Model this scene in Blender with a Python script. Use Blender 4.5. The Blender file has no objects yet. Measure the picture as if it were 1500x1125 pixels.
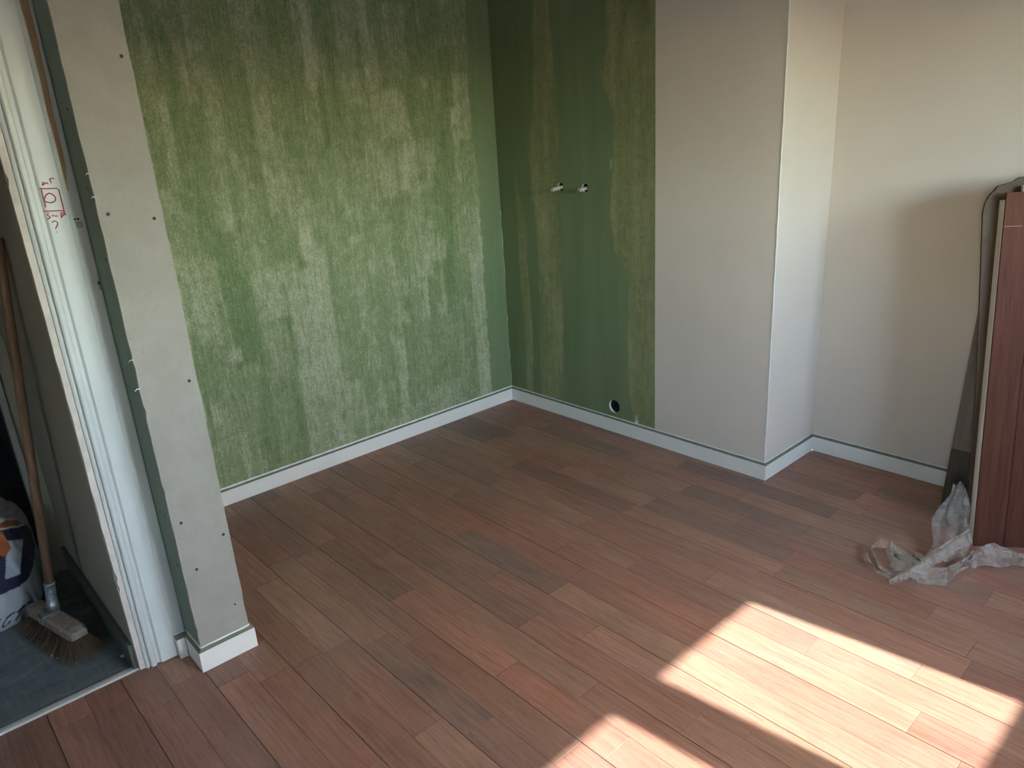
import bpy, bmesh, math, random
import numpy as np
from mathutils import Vector, Matrix

sc = bpy.context.scene
C = sc.collection
random.seed(7)
rng = np.random.default_rng(11)

# ------------------------------------------------------------------ camera, sky, sun, exposure
cam_d = bpy.data.cameras.new('camera')
cam = bpy.data.objects.new('camera', cam_d)
C.objects.link(cam)
cam_d.sensor_fit = 'HORIZONTAL'
cam_d.sensor_width = 36.0
cam_d.lens = 36.0 * 1092.26 / 1500.0
cam_d.clip_start = 0.02
right = Vector((0.67219595, 0.73790022, -0.06046382))
up = Vector((-0.20248138, 0.26177501, 0.9436499))
fwd = Vector((-0.71214739, 0.62207484, -0.32537515))
m = Matrix((right, up, -fwd)).transposed().to_4x4()
m.translation = Vector((3.07523, -2.68352, 1.5))
cam.matrix_world = m
sc.camera = cam

world = bpy.data.worlds.new('sky')
sc.world = world
world.use_nodes = True
wn = world.node_tree
wn.nodes.clear()
w_out = wn.nodes.new('ShaderNodeOutputWorld')
w_bg = wn.nodes.new('ShaderNodeBackground')
w_sky = wn.nodes.new('ShaderNodeTexSky')
w_sky.sky_type = 'NISHITA'
w_sky.sun_disc = False
w_sky.sun_elevation = math.radians(39.5)
w_sky.sun_rotation = math.radians(83)
w_sky.dust_density = 0.6
w_sky.air_density = 1.2
w_bg.inputs['Strength'].default_value = 5.6
wn.links.new(w_sky.outputs[0], w_bg.inputs[0])
wn.links.new(w_bg.outputs[0], w_out.inputs[0])

SUN_T = 0.83                       # drop per metre of horizontal travel towards -x
sun_d = bpy.data.lights.new('sun', 'SUN')
sun_d.energy = 21.0
sun_d.angle = math.radians(0.6)
sun_d.color = (0.96, 0.97, 1.0)
sun = bpy.data.objects.new('sun', sun_d)
C.objects.link(sun)
sun.location = (8, 1, 6)
sun.rotation_euler = Vector((-1.0, -0.123, -SUN_T)).to_track_quat('-Z', 'Y').to_euler()

XW = 4.30                          # room face of the window wall
WIN_Y = [(-0.997, -0.509), (-1.678, -1.190)]
WIN_Z = ((XW - 2.73) * SUN_T, (XW - 1.97) * SUN_T)
portal_d = bpy.data.lights.new('window_portal', 'AREA')
portal_d.shape = 'RECTANGLE'
portal_d.size = 1.3
portal_d.size_y = 0.8
portal_d.cycles.is_portal = True
portal = bpy.data.objects.new('window_portal', portal_d)
C.objects.link(portal)
portal.location = (XW + 0.14, -1.094, sum(WIN_Z) / 2)
portal.rotation_euler = Vector((-1, 0, 0)).to_track_quat('-Z', 'Z').to_euler()

W2 = (3.30, 3.85, 0.85, 1.60)          # unseen window added behind the camera as fill light: x0, x1, z0, z1
portal_e = bpy.data.lights.new('fill_window_portal', 'AREA')
portal_e.shape = 'RECTANGLE'
portal_e.size = W2[1] - W2[0]
portal_e.size_y = W2[3] - W2[2]
portal_e.cycles.is_portal = True
portal2 = bpy.data.objects.new('fill_window_portal', portal_e)
C.objects.link(portal2)
portal2.location = ((W2[0] + W2[1]) / 2, -4.44, (W2[2] + W2[3]) / 2)
portal2.rotation_euler = Vector((0, 1, 0)).to_track_quat('-Z', 'Z').to_euler()

sc.view_settings.view_transform = 'Standard'
sc.view_settings.look = 'None'
sc.view_settings.gamma = 1.0
sc.view_settings.use_curve_mapping = False
sc.view_settings.exposure = 0.47
sc.cycles.max_bounces = 10
sc.cycles.diffuse_bounces = 8
sc.cycles.transparent_max_bounces = 24
sc.cycles.use_denoising = True
sc.cycles.sample_clamp_indirect = 6.0


# ------------------------------------------------------------------ helpers
def obj(name, me_or_bm, mat=None, parent=None, smooth=False, mats=None):
    if isinstance(me_or_bm, bmesh.types.BMesh):
        me = bpy.data.meshes.new(name)
        me_or_bm.to_mesh(me)
        me_or_bm.free()
    else:
        me = me_or_bm
    for mm in (mats or ([mat] if mat else [])):
        if len(me.materials) < len(mats or [mat]):
            me.materials.append(mm)
    if smooth:
        me.polygons.foreach_set('use_smooth', [True] * len(me.polygons))
    o = bpy.data.objects.new(name, me)
    C.objects.link(o)
    if parent:
        o.parent = parent
        o.matrix_parent_inverse = parent.matrix_world.inverted()
    return o


def struct(name, bm, mat=None, parent=None, mats=None, smooth=False):
    o = obj(name, bm, mat, parent, smooth, mats)
    if not parent:
        o['kind'] = 'structure'
    return o


def thing(name, label, cat, loc=(0, 0, 0), group=None):
    o = bpy.data.objects.new(name, None)
    o.empty_display_size = 0.05
    C.objects.link(o)
    o.matrix_world = Matrix.Translation(loc)
    tag(o, label, cat, group)
    return o


def tag(o, label, cat, group=None):
    o['label'] = label
    o['category'] = cat
    if group:
        o['group'] = group


def add_box(bm, x0, x1, y0, y1, z0, z1, mi=0):
    vs = [bm.verts.new(p) for p in ((x0, y0, z0), (x1, y0, z0), (x1, y1, z0), (x0, y1, z0),
                                    (x0, y0, z1), (x1, y0, z1), (x1, y1, z1), (x0, y1, z1))]
    for f in ((3, 2, 1, 0), (4, 5, 6, 7), (0, 1, 5, 4), (1, 2, 6, 5), (2, 3, 7, 6), (3, 0, 4, 7)):
        bm.faces.new([vs[i] for i in f]).material_index = mi
    return vs


def box(x0, x1, y0, y1, z0, z1):
    bm = bmesh.new()
    add_box(bm, x0, x1, y0, y1, z0, z1)
    return bm


def bevel_box(x0, x1, y0, y1, z0, z1, r=0.002, seg=2):
    bm = box(x0, x1, y0, y1, z0, z1)
    bmesh.ops.bevel(bm, geom=bm.edges[:], offset=r, segments=seg, affect='EDGES', profile=0.5)
    return bm


def add_tube(bm, pts, rad, n=12, cap=True):
    pts = [Vector(p) for p in pts]
    rad = rad if isinstance(rad, (list, tuple)) else [rad] * len(pts)
    rings = []
    ref = Vector((0, 0, 1))
    for i, p in enumerate(pts):
        t = (pts[min(i + 1, len(pts) - 1)] - pts[max(i - 1, 0)]).normalized()
        if abs(t.dot(ref)) > 0.95:
            ref = Vector((1, 0, 0)) if abs(t.x) < 0.9 else Vector((0, 1, 0))
        a = t.cross(ref).normalized()
        b = t.cross(a).normalized()
        rings.append([bm.verts.new(p + rad[i] * (math.cos(2 * math.pi * k / n) * a + math.sin(2 * math.pi * k / n) * b)) for k in range(n)])
    for i in range(len(rings) - 1):
        for k in range(n):
            bm.faces.new((rings[i][k], rings[i][(k + 1) % n], rings[i + 1][(k + 1) % n], rings[i + 1][k]))
    if cap:
        bm.faces.new(rings[0][::-1])
        bm.faces.new(rings[-1])
    return bm


def extrude_poly(pts, d, thick):
    """prism: closed outline of 3D points pushed along d by thick"""
    bm = bmesh.new()
    d = Vector(d) * thick
    a = [bm.verts.new(p) for p in pts]
    b = [bm.verts.new(Vector(p) + d) for p in pts]
    n = len(pts)
    bm.faces.new(a)
    bm.faces.new(b[::-1])
    for i in range(n):
        bm.faces.new((a[i], b[i], b[(i + 1) % n], a[(i + 1) % n]))
    bmesh.ops.recalc_face_normals(bm, faces=bm.faces[:])
    return bm


# value noise in numpy
def vnoise(x, y, seed=0):
    x = np.asarray(x, float)
    y = np.asarray(y, float)
    xi = np.floor(x).astype(np.int64)
    yi = np.floor(y).astype(np.int64)
    fx = x - xi
    fy = y - yi
    fx = fx * fx * (3 - 2 * fx)
    fy = fy * fy * (3 - 2 * fy)

    def h(a, b):
        n = (a * 374761393 + b * 668265263 + seed * 1442695041) & 0x7fffffff
        n = (n ^ (n >> 13)) * 1274126177 & 0x7fffffff
        return ((n ^ (n >> 16)) & 0xffff) / 65535.0
    return (h(xi, yi) * (1 - fx) + h(xi + 1, yi) * fx) * (1 - fy) + (h(xi, yi + 1) * (1 - fx) + h(xi + 1, yi + 1) * fx) * fy


# ------------------------------------------------------------------ materials
class NT:
    def __init__(self, name):
        self.mat = bpy.data.materials.new(name)
        self.mat.use_nodes = True
        self.t = self.mat.node_tree
        self.b = self.t.nodes['Principled BSDF']
        self.out = self.t.nodes['Material Output']

    def n(self, typ, **kw):
        nd = self.t.nodes.new(typ)
        for k, v in kw.items():
            setattr(nd, k, v)
        return nd

    def l(self, a, b):
        self.t.links.new(a, b)

    def pos(self, scale=(1, 1, 1)):
        g = self.n('ShaderNodeNewGeometry')
        mp = self.n('ShaderNodeMapping')
        mp.inputs['Scale'].default_value = scale
        self.l(g.outputs['Position'], mp.inputs[0])
        return mp.outputs[0]

    def noise(self, vec, scale, detail=4, rough=0.55, dist=0.0):
        nd = self.n('ShaderNodeTexNoise')
        nd.inputs['Scale'].default_value = scale
        nd.inputs['Detail'].default_value = detail
        nd.inputs['Roughness'].default_value = rough
        nd.inputs['Distortion'].default_value = dist
        self.l(vec, nd.inputs['Vector'])
        return nd.outputs['Fac']

    def ramp(self, fac, stops, interp='LINEAR'):
        r = self.n('ShaderNodeValToRGB')
        r.color_ramp.interpolation = interp
        e = r.color_ramp.elements
        while len(e) < len(stops):
            e.new(0.5)
        for el, (p, c) in zip(e, stops):
            el.position = p
            el.color = (*c, 1) if len(c) == 3 else c
        self.l(fac, r.inputs[0])
        return r.outputs[0]

    def mix(self, fac, a, b, mode='MIX'):
        x = self.n('ShaderNodeMix', data_type='RGBA', blend_type=mode)
        for s, v in ((x.inputs[0], fac), (x.inputs[6], a), (x.inputs[7], b)):
            if isinstance(v, (int, float)):
                s.default_value = v
            elif isinstance(v, tuple):
                s.default_value = (*v, 1)
            else:
                self.l(v, s)
        return x.outputs[2]

    def math(self, op, a, b=0.0, c=0.0, clamp=False):
        x = self.n('ShaderNodeMath', operation=op, use_clamp=clamp)
        for s, v in zip(x.inputs, (a, b, c)):
            if isinstance(v, (int, float)):
                s.default_value = v
            else:
                self.l(v, s)
        return x.outputs[0]

    def bump(self, h, strength=0.3, dist=0.002):
        x = self.n('ShaderNodeBump')
        x.inputs['Strength'].default_value = strength
        x.inputs['Distance'].default_value = dist
        self.l(h, x.inputs['Height'])
        self.l(x.outputs[0], self.b.inputs['Normal'])

    def col(self, c):
        if isinstance(c, tuple):
            self.b.inputs['Base Color'].default_value = (*c, 1)
        else:
            self.l(c, self.b.inputs['Base Color'])

    def rough(self, r):
        if isinstance(r, (int, float)):
            self.b.inputs['Roughness'].default_value = r
        else:
            self.l(r, self.b.inputs['Roughness'])


def painted(name, c, rough=0.55, var=0.06, scale=3.0, bump=0.12, bscale=160, spec=0.3):
    t = NT(name)
    p = t.pos()
    a = t.noise(p, scale, 4)
    t.col(t.ramp(a, [(0.3, tuple(v * (1 - var) for v in c)), (0.7, tuple(min(1, v * (1 + var)) for v in c))]))
    t.rough(rough)
    t.b.inputs['Specular IOR Level'].default_value = spec
    if bump:
        t.bump(t.noise(p, bscale, 3), bump, 0.0015)
    return t.mat


M_WHITE_WALL = painted('white_wall_paint', (0.645, 0.565, 0.48), 0.6, 0.035, 2.2)
M_CEIL = painted('ceiling_paint', (0.72, 0.70, 0.66), 0.8, 0.03)
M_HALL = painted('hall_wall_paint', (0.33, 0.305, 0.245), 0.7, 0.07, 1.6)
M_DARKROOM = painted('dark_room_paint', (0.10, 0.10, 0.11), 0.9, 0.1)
M_BASE = painted('skirting_primer', (0.78, 0.755, 0.69), 0.42, 0.03, 6, 0.05, 220, 0.45)
M_MDF = painted('raw_green_fibreboard', (0.165, 0.17, 0.125), 0.9, 0.15, 40, 0.2, 300)
M_CAULK = painted('acrylic_caulk', (0.80, 0.79, 0.74), 0.4, 0.05, 30, 0.25, 90)
M_GREENBOARD = painted('green_plasterboard_paper', (0.185, 0.24, 0.19), 0.8, 0.06, 8, 0.08)
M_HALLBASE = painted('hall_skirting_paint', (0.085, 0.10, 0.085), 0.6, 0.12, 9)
M_JAMB = painted('raw_jamb_filler', (0.60, 0.54, 0.47), 0.9, 0.12, 25, 0.4, 90)
M_TRIM = painted('door_trim_paint', (0.58, 0.60, 0.57), 0.4, 0.03, 7, 0.10, 60, 0.45)
M_THRESH = painted('threshold_metal', (0.50, 0.47, 0.42), 0.5, 0.12, 20)
M_DARK = painted('dark_void', (0.02, 0.02, 0.02), 0.9, 0.2)
M_SCREW = painted('black_screw', (0.035, 0.033, 0.03), 0.55, 0.3, 200)
M_PLUG = painted('filled_screw_hole', (0.33, 0.29, 0.24), 0.9, 0.2, 300)
M_PLASTER = painted('white_plaster', (0.74, 0.72, 0.68), 0.85, 0.06, 60)
M_FRAME = painted('window_frame_paint', (0.8, 0.8, 0.78), 0.4, 0.02)
M_RED = painted('red_marker_ink', (0.40, 0.035, 0.055), 0.5, 0.25, 300, 0)
M_PIPE = painted('copper_pipe_primed', (0.60, 0.53, 0.46), 0.35, 0.15, 120, 0.1)
M_OUT = painted('outside_ground', (0.55, 0.50, 0.42), 0.9, 0.1)
M_STRIKE = painted('strike_plate_metal', (0.42, 0.38, 0.30), 0.5, 0.3, 120)
M_BLUE = painted('blue_chip', (0.04, 0.09, 0.20), 0.6, 0.2, 300, 0)
M_ORANGECHIP = painted('bare_wood_chip', (0.42, 0.25, 0.11), 0.7, 0.2, 300, 0)
M_SUBFLOOR = painted('subfloor', (0.05, 0.035, 0.03), 0.9, 0.1)

# plasterboard face paper: beige-grey, faint mottling
t = NT('plasterboard_paper')
p = t.pos()
a = t.noise(p, 14, 5, 0.65)
b = t.noise(p, 300, 2)
t.col(t.mix(t.ramp(b, [(0.45, (0, 0, 0)), (0.8, (1, 1, 1))]),
            t.ramp(a, [(0.3, (0.30, 0.278, 0.236)), (0.7, (0.35, 0.325, 0.282))]), (0.28, 0.262, 0.22)))
t.rough(0.85)
t.bump(b, 0.06, 0.001)
M_BOARD = t.mat

# bare wood stripe on the casing
t = NT('bare_wood')
p = t.pos((60, 60, 3))
a = t.noise(p, 2.0, 5)
t.col(t.ramp(a, [(0.3, (0.36, 0.215, 0.11)), (0.7, (0.50, 0.33, 0.19))]))
t.rough(0.8)
M_BAREWOOD = t.mat


# green paint: the attribute carries greenness (r), smoothness (g), bare plaster (b)
def green_mat(name, stops):
    t = NT(name)
    at = t.n('ShaderNodeAttribute', attribute_name='paint')
    sp = t.n('ShaderNodeSeparateColor')
    t.l(at.outputs['Color'], sp.inputs[0])
    r, g, bl = sp.outputs[0], sp.outputs[1], sp.outputs[2]
    streak = t.noise(t.pos((120, 120, 13)), 1.0, 7, 0.68, 0.5)
    fine = t.noise(t.pos((1, 1, 0.7)), 150, 4, 0.7, 0.4)
    mott = t.noise(t.pos(), 24, 6, 0.68, 0.6)
    stipple = t.n('ShaderNodeTexVoronoi')
    stipple.inputs['Scale'].default_value = 90
    t.l(t.pos((1, 1, 0.6)), stipple.inputs['Vector'])
    rough_amt = t.math('SUBTRACT', 1.0, g)
    d = t.math('ADD', t.math('MULTIPLY', t.math('SUBTRACT', streak, 0.5), 1.15),
               t.math('MULTIPLY', t.math('SUBTRACT', fine, 0.5), 1.5))
    d = t.math('ADD', d, t.math('MULTIPLY', t.math('SUBTRACT', mott, 0.5), 0.9))
    d = t.math('MULTIPLY', d, t.math('ADD', t.math('MULTIPLY', rough_amt, 0.9), 0.08))
    f = t.math('ADD', r, d, clamp=True)
    base = t.ramp(f, stops)
    smooth_c = t.ramp(t.noise(t.pos((14, 14, 1.2)), 1.0, 3), [(0.3, (0.140, 0.190, 0.095)), (0.7, (0.178, 0.23, 0.124))])
    c = t.mix(t.math('MULTIPLY', g, 0.9), base, smooth_c)
    scratch = t.ramp(t.noise(t.pos((200, 200, 16)), 1.0, 2), [(0.735, (0, 0, 0)), (0.77, (1, 1, 1))])
    c = t.mix(t.math('MULTIPLY', scratch, t.math('MULTIPLY', rough_amt, 0.55)), c, (0.035, 0.055, 0.02))
    c = t.mix(bl, c, (0.62, 0.61, 0.55))
    t.col(c)
    t.rough(t.math('SUBTRACT', 0.75, t.math('MULTIPLY', g, 0.25)))
    t.b.inputs['Specular IOR Level'].default_value = 0.3
    h = t.math('MULTIPLY', t.math('ADD', t.math('ADD', fine, stipple.outputs['Distance']), streak), rough_amt)
    t.bump(h, 0.35, 0.0022)
    return t.mat


M_GREEN = green_mat('green_wall_paint', [(0.0, (0.435, 0.445, 0.31)), (0.25, (0.325, 0.35, 0.212)), (0.5, (0.222, 0.263, 0.132)),
                                         (0.75, (0.165, 0.22, 0.098)), (1.0, (0.115, 0.17, 0.068))])
M_OLIVE = green_mat('olive_wall_paint', [(0.0, (0.42, 0.39, 0.23)), (0.25, (0.31, 0.30, 0.155)), (0.5, (0.225, 0.235, 0.108)),
                                         (0.75, (0.150, 0.178, 0.070)), (1.0, (0.10, 0.135, 0.050))])


def wood_floor():
    t = NT('reddish_wood_laminate')
    oi = t.n('ShaderNodeObjectInfo')
    g = t.n('ShaderNodeNewGeometry')
    off = t.n('ShaderNodeVectorMath', operation='MULTIPLY_ADD')
    cr = t.n('ShaderNodeCombineXYZ')
    for i in range(3):
        t.l(oi.outputs['Random'], cr.inputs[i])
    t.l(cr.outputs[0], off.inputs[0])
    off.inputs[1].default_value = (37, 91, 53)
    t.l(g.outputs['Position'], off.inputs[2])

    def mp(s):
        m_ = t.n('ShaderNodeMapping')
        m_.inputs['Scale'].default_value = s
        t.l(off.outputs[0], m_.inputs[0])
        return m_.outputs[0]
    grain = t.noise(mp((5, 95, 95)), 1.0, 7, 0.68, 0.7)
    pore = t.noise(mp((24, 420, 420)), 1.0, 4, 0.7)
    cloud = t.noise(mp((2.2, 7, 7)), 1.0, 4, 0.6, 0.5)
    c = oi.outputs['Color']
    c = t.mix(1.0, c, t.ramp(grain, [(0.30, (0.66, 0.64, 0.62)), (0.5, (1, 1, 1)), (0.72, (1.3, 1.32, 1.34))]), 'MULTIPLY')
    c = t.mix(1.0, c, t.ramp(cloud, [(0.25, (0.80, 0.80, 0.82)), (0.5, (1, 1, 1)), (0.75, (1.2, 1.13, 1.08))]), 'MULTIPLY')
    c = t.mix(t.ramp(pore, [(0.53, (0, 0, 0)), (0.70, (0.65, 0.65, 0.65))]), c, t.mix(0.6, c, (0.055, 0.032, 0.024)))
    # dust and scuffs left by the works
    dust = t.noise(t.pos((1.3, 1.3, 1)), 1.0, 6, 0.62, 1.2)
    scuff = t.noise(t.pos((9, 9, 1)), 1.0, 6, 0.75, 2.0)
    dm = t.math('ADD', t.math('MULTIPLY', t.ramp(dust, [(0.42, (0, 0, 0)), (0.72, (1, 1, 1))]), 0.16),
                t.math('MULTIPLY', t.ramp(scuff, [(0.60, (0, 0, 0)), (0.74, (1, 1, 1))]), 0.16))
    c = t.mix(dm, c, (0.36, 0.30, 0.25))
    t.col(c)
    t.rough(t.ramp(scuff, [(0.3, (0.36, 0.36, 0.36)), (0.7, (0.5, 0.5, 0.5))]))
    t.b.inputs['Specular IOR Level'].default_value = 0.45
    t.bump(t.math('ADD', grain, pore), 0.10, 0.001)
    return t.mat


M_PLANK = wood_floor()


def leaning_wood(name, c0, c1, axis_scale):
    t = NT(name)
    g = t.n('ShaderNodeTexCoord')
    mp = t.n('ShaderNodeMapping')
    mp.inputs['Scale'].default_value = axis_scale
    t.l(g.outputs['Object'], mp.inputs[0])
    a = t.noise(mp.outputs[0], 1.0, 7, 0.66, 0.8)
    t.col(t.ramp(a, [(0.25, c0), (0.75, c1)]))
    t.rough(0.62)
    t.b.inputs['Specular IOR Level'].default_value = 0.1
    t.bump(a, 0.08, 0.001)
    return t.mat


M_REDWOOD = leaning_wood('upright_red_laminate', (0.066, 0.023, 0.013), (0.135, 0.050, 0.031), (95, 95, 3.5))
M_GREYWOOD = leaning_wood('grey_brown_laminate', (0.17, 0.13, 0.105), (0.26, 0.205, 0.17), (110, 110, 3))
M_BOARD_END = leaning_wood('darker_board_end', (0.062, 0.052, 0.038), (0.125, 0.104, 0.076), (110, 110, 3))  # darker tone for the lower end of the leaning board
M_CARD = leaning_wood('brown_cardboard', (0.075, 0.050, 0.032), (0.105, 0.073, 0.049), (20, 20, 6))
M_CORE = painted('white_board_edge', (0.86, 0.80, 0.73), 0.6, 0.06, 60)

# hall floor: worn blue-grey with dust
t = NT('hall_slate_floor')
p = t.pos((6, 2.5, 1))
a = t.noise(p, 3, 8, 0.7, 0.8)
b = t.noise(t.pos((4, 30, 1)), 2.0, 5, 0.7)
c = t.ramp(a, [(0.3, (0.060, 0.078, 0.085)), (0.55, (0.12, 0.145, 0.15)), (0.75, (0.24, 0.26, 0.255))])
c = t.mix(t.ramp(b, [(0.5, (0, 0, 0)), (0.8, (0.5, 0.5, 0.5))]), c, (0.27, 0.255, 0.225))
t.col(c)
t.rough(0.6)
t.bump(a, 0.3, 0.004)
M_SLATE = t.mat

# broom
t = NT('broom_handle_wood')
p = t.pos((70, 70, 5))
a = t.noise(p, 1.0, 5)
t.col(t.ramp(a, [(0.3, (0.15, 0.084, 0.046)), (0.7, (0.235, 0.14, 0.082))]))
t.rough(0.6)
M_HANDLE = t.mat
t = NT('dusty_block_wood')
a = t.noise(t.pos((6, 40, 40)), 1.5, 6)
b = t.noise(t.pos(), 45, 4)
t.col(t.mix(t.ramp(b, [(0.5, (0, 0, 0)), (0.65, (1, 1, 1))]), t.ramp(a, [(0.3, (0.17, 0.138, 0.105)), (0.7, (0.255, 0.21, 0.165))]), (0.30, 0.27, 0.225)))
t.rough(0.85)
M_BLOCK = t.mat
t = NT('broom_bristle')
oi = t.n('ShaderNodeAttribute', attribute_name='tone')
t.col(t.ramp(oi.outputs['Fac'], [(0.0, (0.04, 0.026, 0.015)), (1.0, (0.16, 0.10, 0.055))]))
t.rough(0.7)
M_BRISTLE = t.mat
t = NT('galvanised_steel')
a = t.noise(t.pos(), 60, 5)
t.col(t.ramp(a, [(0.35, (0.30, 0.36, 0.38)), (0.65, (0.55, 0.60, 0.62))]))
t.b.inputs['Metallic'].default_value = 0.75
t.rough(0.38)
M_STEEL = t.mat

# woven bag
t = NT('woven_plastic_bag')
at = t.n('ShaderNodeAttribute', attribute_name='print')
wv = t.noise(t.pos((1, 1, 1)), 320, 2)
t.col(t.mix(t.ramp(wv, [(0.4, (0, 0, 0)), (0.7, (0.22, 0.22, 0.22))]), at.outputs['Color'], t.mix(0.75, at.outputs['Color'], (0, 0, 0))))
t.rough(0.45)
t.bump(wv, 0.1, 0.001)
M_BAG = t.mat
M_BAGRIM = painted('bag_inner_cloth', (0.42, 0.44, 0.42), 0.7, 0.15, 20)
M_RUBBLE = painted('grey_rubble', (0.07, 0.065, 0.06), 0.95, 0.4, 40, 0.5, 60)
M_CRUMB = painted('plaster_crumb', (0.60, 0.56, 0.50), 0.9, 0.1, 200)

# translucent film
t = NT('translucent_film')
tr = t.n('ShaderNodeBsdfTransparent')
tr.inputs[0].default_value = (0.93, 0.92, 0.90, 1)
df = t.n('ShaderNodeBsdfDiffuse')
df.inputs[0].default_value = (0.80, 0.74, 0.66, 1)
tl = t.n('ShaderNodeBsdfTranslucent')
tl.inputs[0].default_value = (0.80, 0.74, 0.66, 1)
gl = t.n('ShaderNodeBsdfGlossy')
gl.inputs['Roughness'].default_value = 0.24
cr = t.noise(t.pos(), 34, 3, 0.5, 1.2)
bp = t.n('ShaderNodeBump')
bp.inputs['Strength'].default_value = 0.35
bp.inputs['Distance'].default_value = 0.006
t.l(cr, bp.inputs['Height'])
for nd in (df, gl, tl):
    t.l(bp.outputs[0], nd.inputs['Normal'])
m1 = t.n('ShaderNodeMixShader')
m1.inputs[0].default_value = 0.4
t.l(df.outputs[0], m1.inputs[1])
t.l(tl.outputs[0], m1.inputs[2])
m2 = t.n('ShaderNodeMixShader')
t.l(t.ramp(cr, [(0.35, (0.24, 0.24, 0.24)), (0.7, (0.42, 0.42, 0.42))]), m2.inputs[0])
t.l(tr.outputs[0], m2.inputs[1])
t.l(m1.outputs[0], m2.inputs[2])
m3 = t.n('ShaderNodeMixShader')
fr = t.n('ShaderNodeFresnel')
fr.inputs[0].default_value = 1.25
t.l(fr.outputs[0], m3.inputs[0])
t.l(m2.outputs[0], m3.inputs[1])
t.l(gl.outputs[0], m3.inputs[2])
t.l(m3.outputs[0], t.out.inputs['Surface'])
M_FILM = t.mat

# window glass: clear pane that lets the sun through
t = NT('window_glass')
tr = t.n('ShaderNodeBsdfTransparent')
tr.inputs[0].default_value = (0.95, 0.97, 0.96, 1)
gl = t.n('ShaderNodeBsdfGlossy')
gl.inputs['Roughness'].default_value = 0.02
mx = t.n('ShaderNodeMixShader')
mx.inputs[0].default_value = 0.05
t.l(tr.outputs[0], mx.inputs[1])
t.l(gl.outputs[0], mx.inputs[2])
t.l(mx.outputs[0], t.out.inputs['Surface'])
M_GLASS = t.mat


# ------------------------------------------------------------------ green walls
H = 2.60
LEFT_PATCHES = [(-1.7, -1.631, 1.659, 1.964, -0.35), (-1.603, -1.575, 1.653, 1.957, 0.5), (-1.713, -1.655, 1.357, 1.651, 0.35), (-1.617, -1.491, 1.328, 1.654, 0.6), (-1.416, -1.336, 1.489, 1.858, 0.4), (-1.284, -1.214, 1.272, 2.03, -0.4), (-1.437, -1.402, 1.622, 1.723, -0.2), (-1.112, -1.058, 1.444, 2.039, 0.3), (-1.468, -1.446, 1.145, 1.392, -0.6), (-1.414, -1.311, 1.127, 1.348, -0.1), (-1.284, -1.242, 1.204, 1.418, -0.6), (-1.589, -1.522, 1.064, 1.319, 0.6), (-1.54, -1.437, 0.84, 1.075, 0.8), (-1.587, -1.453, 1.047, 1.164, 0.6), (-1.657, -1.548, 0.883, 1.071, -0.5), (-1.704, -1.642, 1.022, 1.18, -0.2), (-1.155, -1.08, 0.415, 1.072, -0.6), (-1.306, -1.194, 0.915, 1.018, -0.6), (-1.434, -1.219, 0.764, 0.986, -0.4), (-1.671, -1.579, 0.704, 0.972, -0.5), (-1.542, -1.416, 0.574, 1.005, 0.9), (-1.399, -1.311, 0.768, 0.98, -0.5), (-1.397, -1.287, 0.524, 0.786, -0.1), (-1.265, -1.054, 0.359, 0.958, -0.7), (-1.012, -0.92, 0.357, 0.851, 0.25), (-1.562, -1.515, 0.615, 0.682, -0.6), (-1.522, -1.45, 0.542, 0.592, -0.7), (-1.706, -1.628, 0.428, 0.728, 0.4), (-1.687, -1.643, 0.366, 0.462, -0.7), (-1.447, -1.420, 0.104, 0.54, 0.9), (-1.6, -1.458, 0.244, 0.576, 0.1), (-1.594, -1.557, 0.11, 0.289, -0.5), (-1.274, -1.077, 0.081, 0.438, -0.55), (-1.367, -1.279, 0.406, 0.519, 0.3), (-1.09, -1.044, 0.172, 0.247, 0.6), (-0.227, -0.135, 0.079, 0.853, -0.8), (-0.513, -0.467, 0.46, 0.812, 0.8), (-0.711, -0.627, 0.735, 0.87, -0.5), (-0.71, -0.644, 0.602, 0.665, -0.4), (-0.685, -0.659, 0.285, 0.611, 0.5), (-0.602, -0.388, 0.211, 0.6, 0.35), (-0.381, -0.253, 0.113, 0.699, 0.15), (-0.582, -0.355, 0.074, 0.234, -0.5), (-0.831, -0.748, 0.123, 0.253, 0.4), (-0.84, -0.756, 0.323, 0.59, 0.3), (-0.753, -0.72, 0.339, 0.527, -0.4), (-1.07, -0.941, 0.072, 0.378, -0.4), (-0.627, -0.511, 1.827, 2.01, -0.15), (-0.646, -0.535, 1.698, 1.82, 0.3), (-0.682, -0.532, 1.486, 1.688, -0.6), (-0.743, -0.663, 1.694, 1.91, -0.5), (-0.496, -0.34, 1.741, 1.942, 0.5), (-0.368, -0.296, 1.942, 2.078, 0.5), (-0.325, -0.246, 1.606, 1.87, 0.8), (-0.516, -0.372, 1.468, 1.698, 0.4), (-0.241, -0.148, 1.456, 1.768, -0.6), (-0.227, -0.136, 1.787, 2.086, -0.2), (-0.505, -0.389, 1.318, 1.472, -0.4), (-0.355, -0.273, 1.276, 1.609, 0.6), (-0.856, -0.765, 1.638, 1.769, -0.4), (-0.72, -0.629, 1.218, 1.421, -0.7), (-0.936, -0.734, 1.128, 1.406, -0.15), (-0.94, -0.834, 1.039, 1.177, -0.5), (-0.937, -0.862, 1.072, 1.131, 0.2), (-0.695, -0.554, 0.819, 1.218, 0.3), (-0.611, -0.519, 0.76, 1.178, -0.4), (-0.503, -0.374, 0.884, 0.992, -0.6), (-0.361, -0.317, 0.868, 1.267, 0.8), (-0.557, -0.434, 1.224, 1.288, -0.3), (-0.292, -0.157, 0.897, 1.143, -0.2), (-0.224, -0.139, 0.577, 0.882, -0.6), (-1.105, -1.057, 0.698, 1.053, -0.6)]
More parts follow.
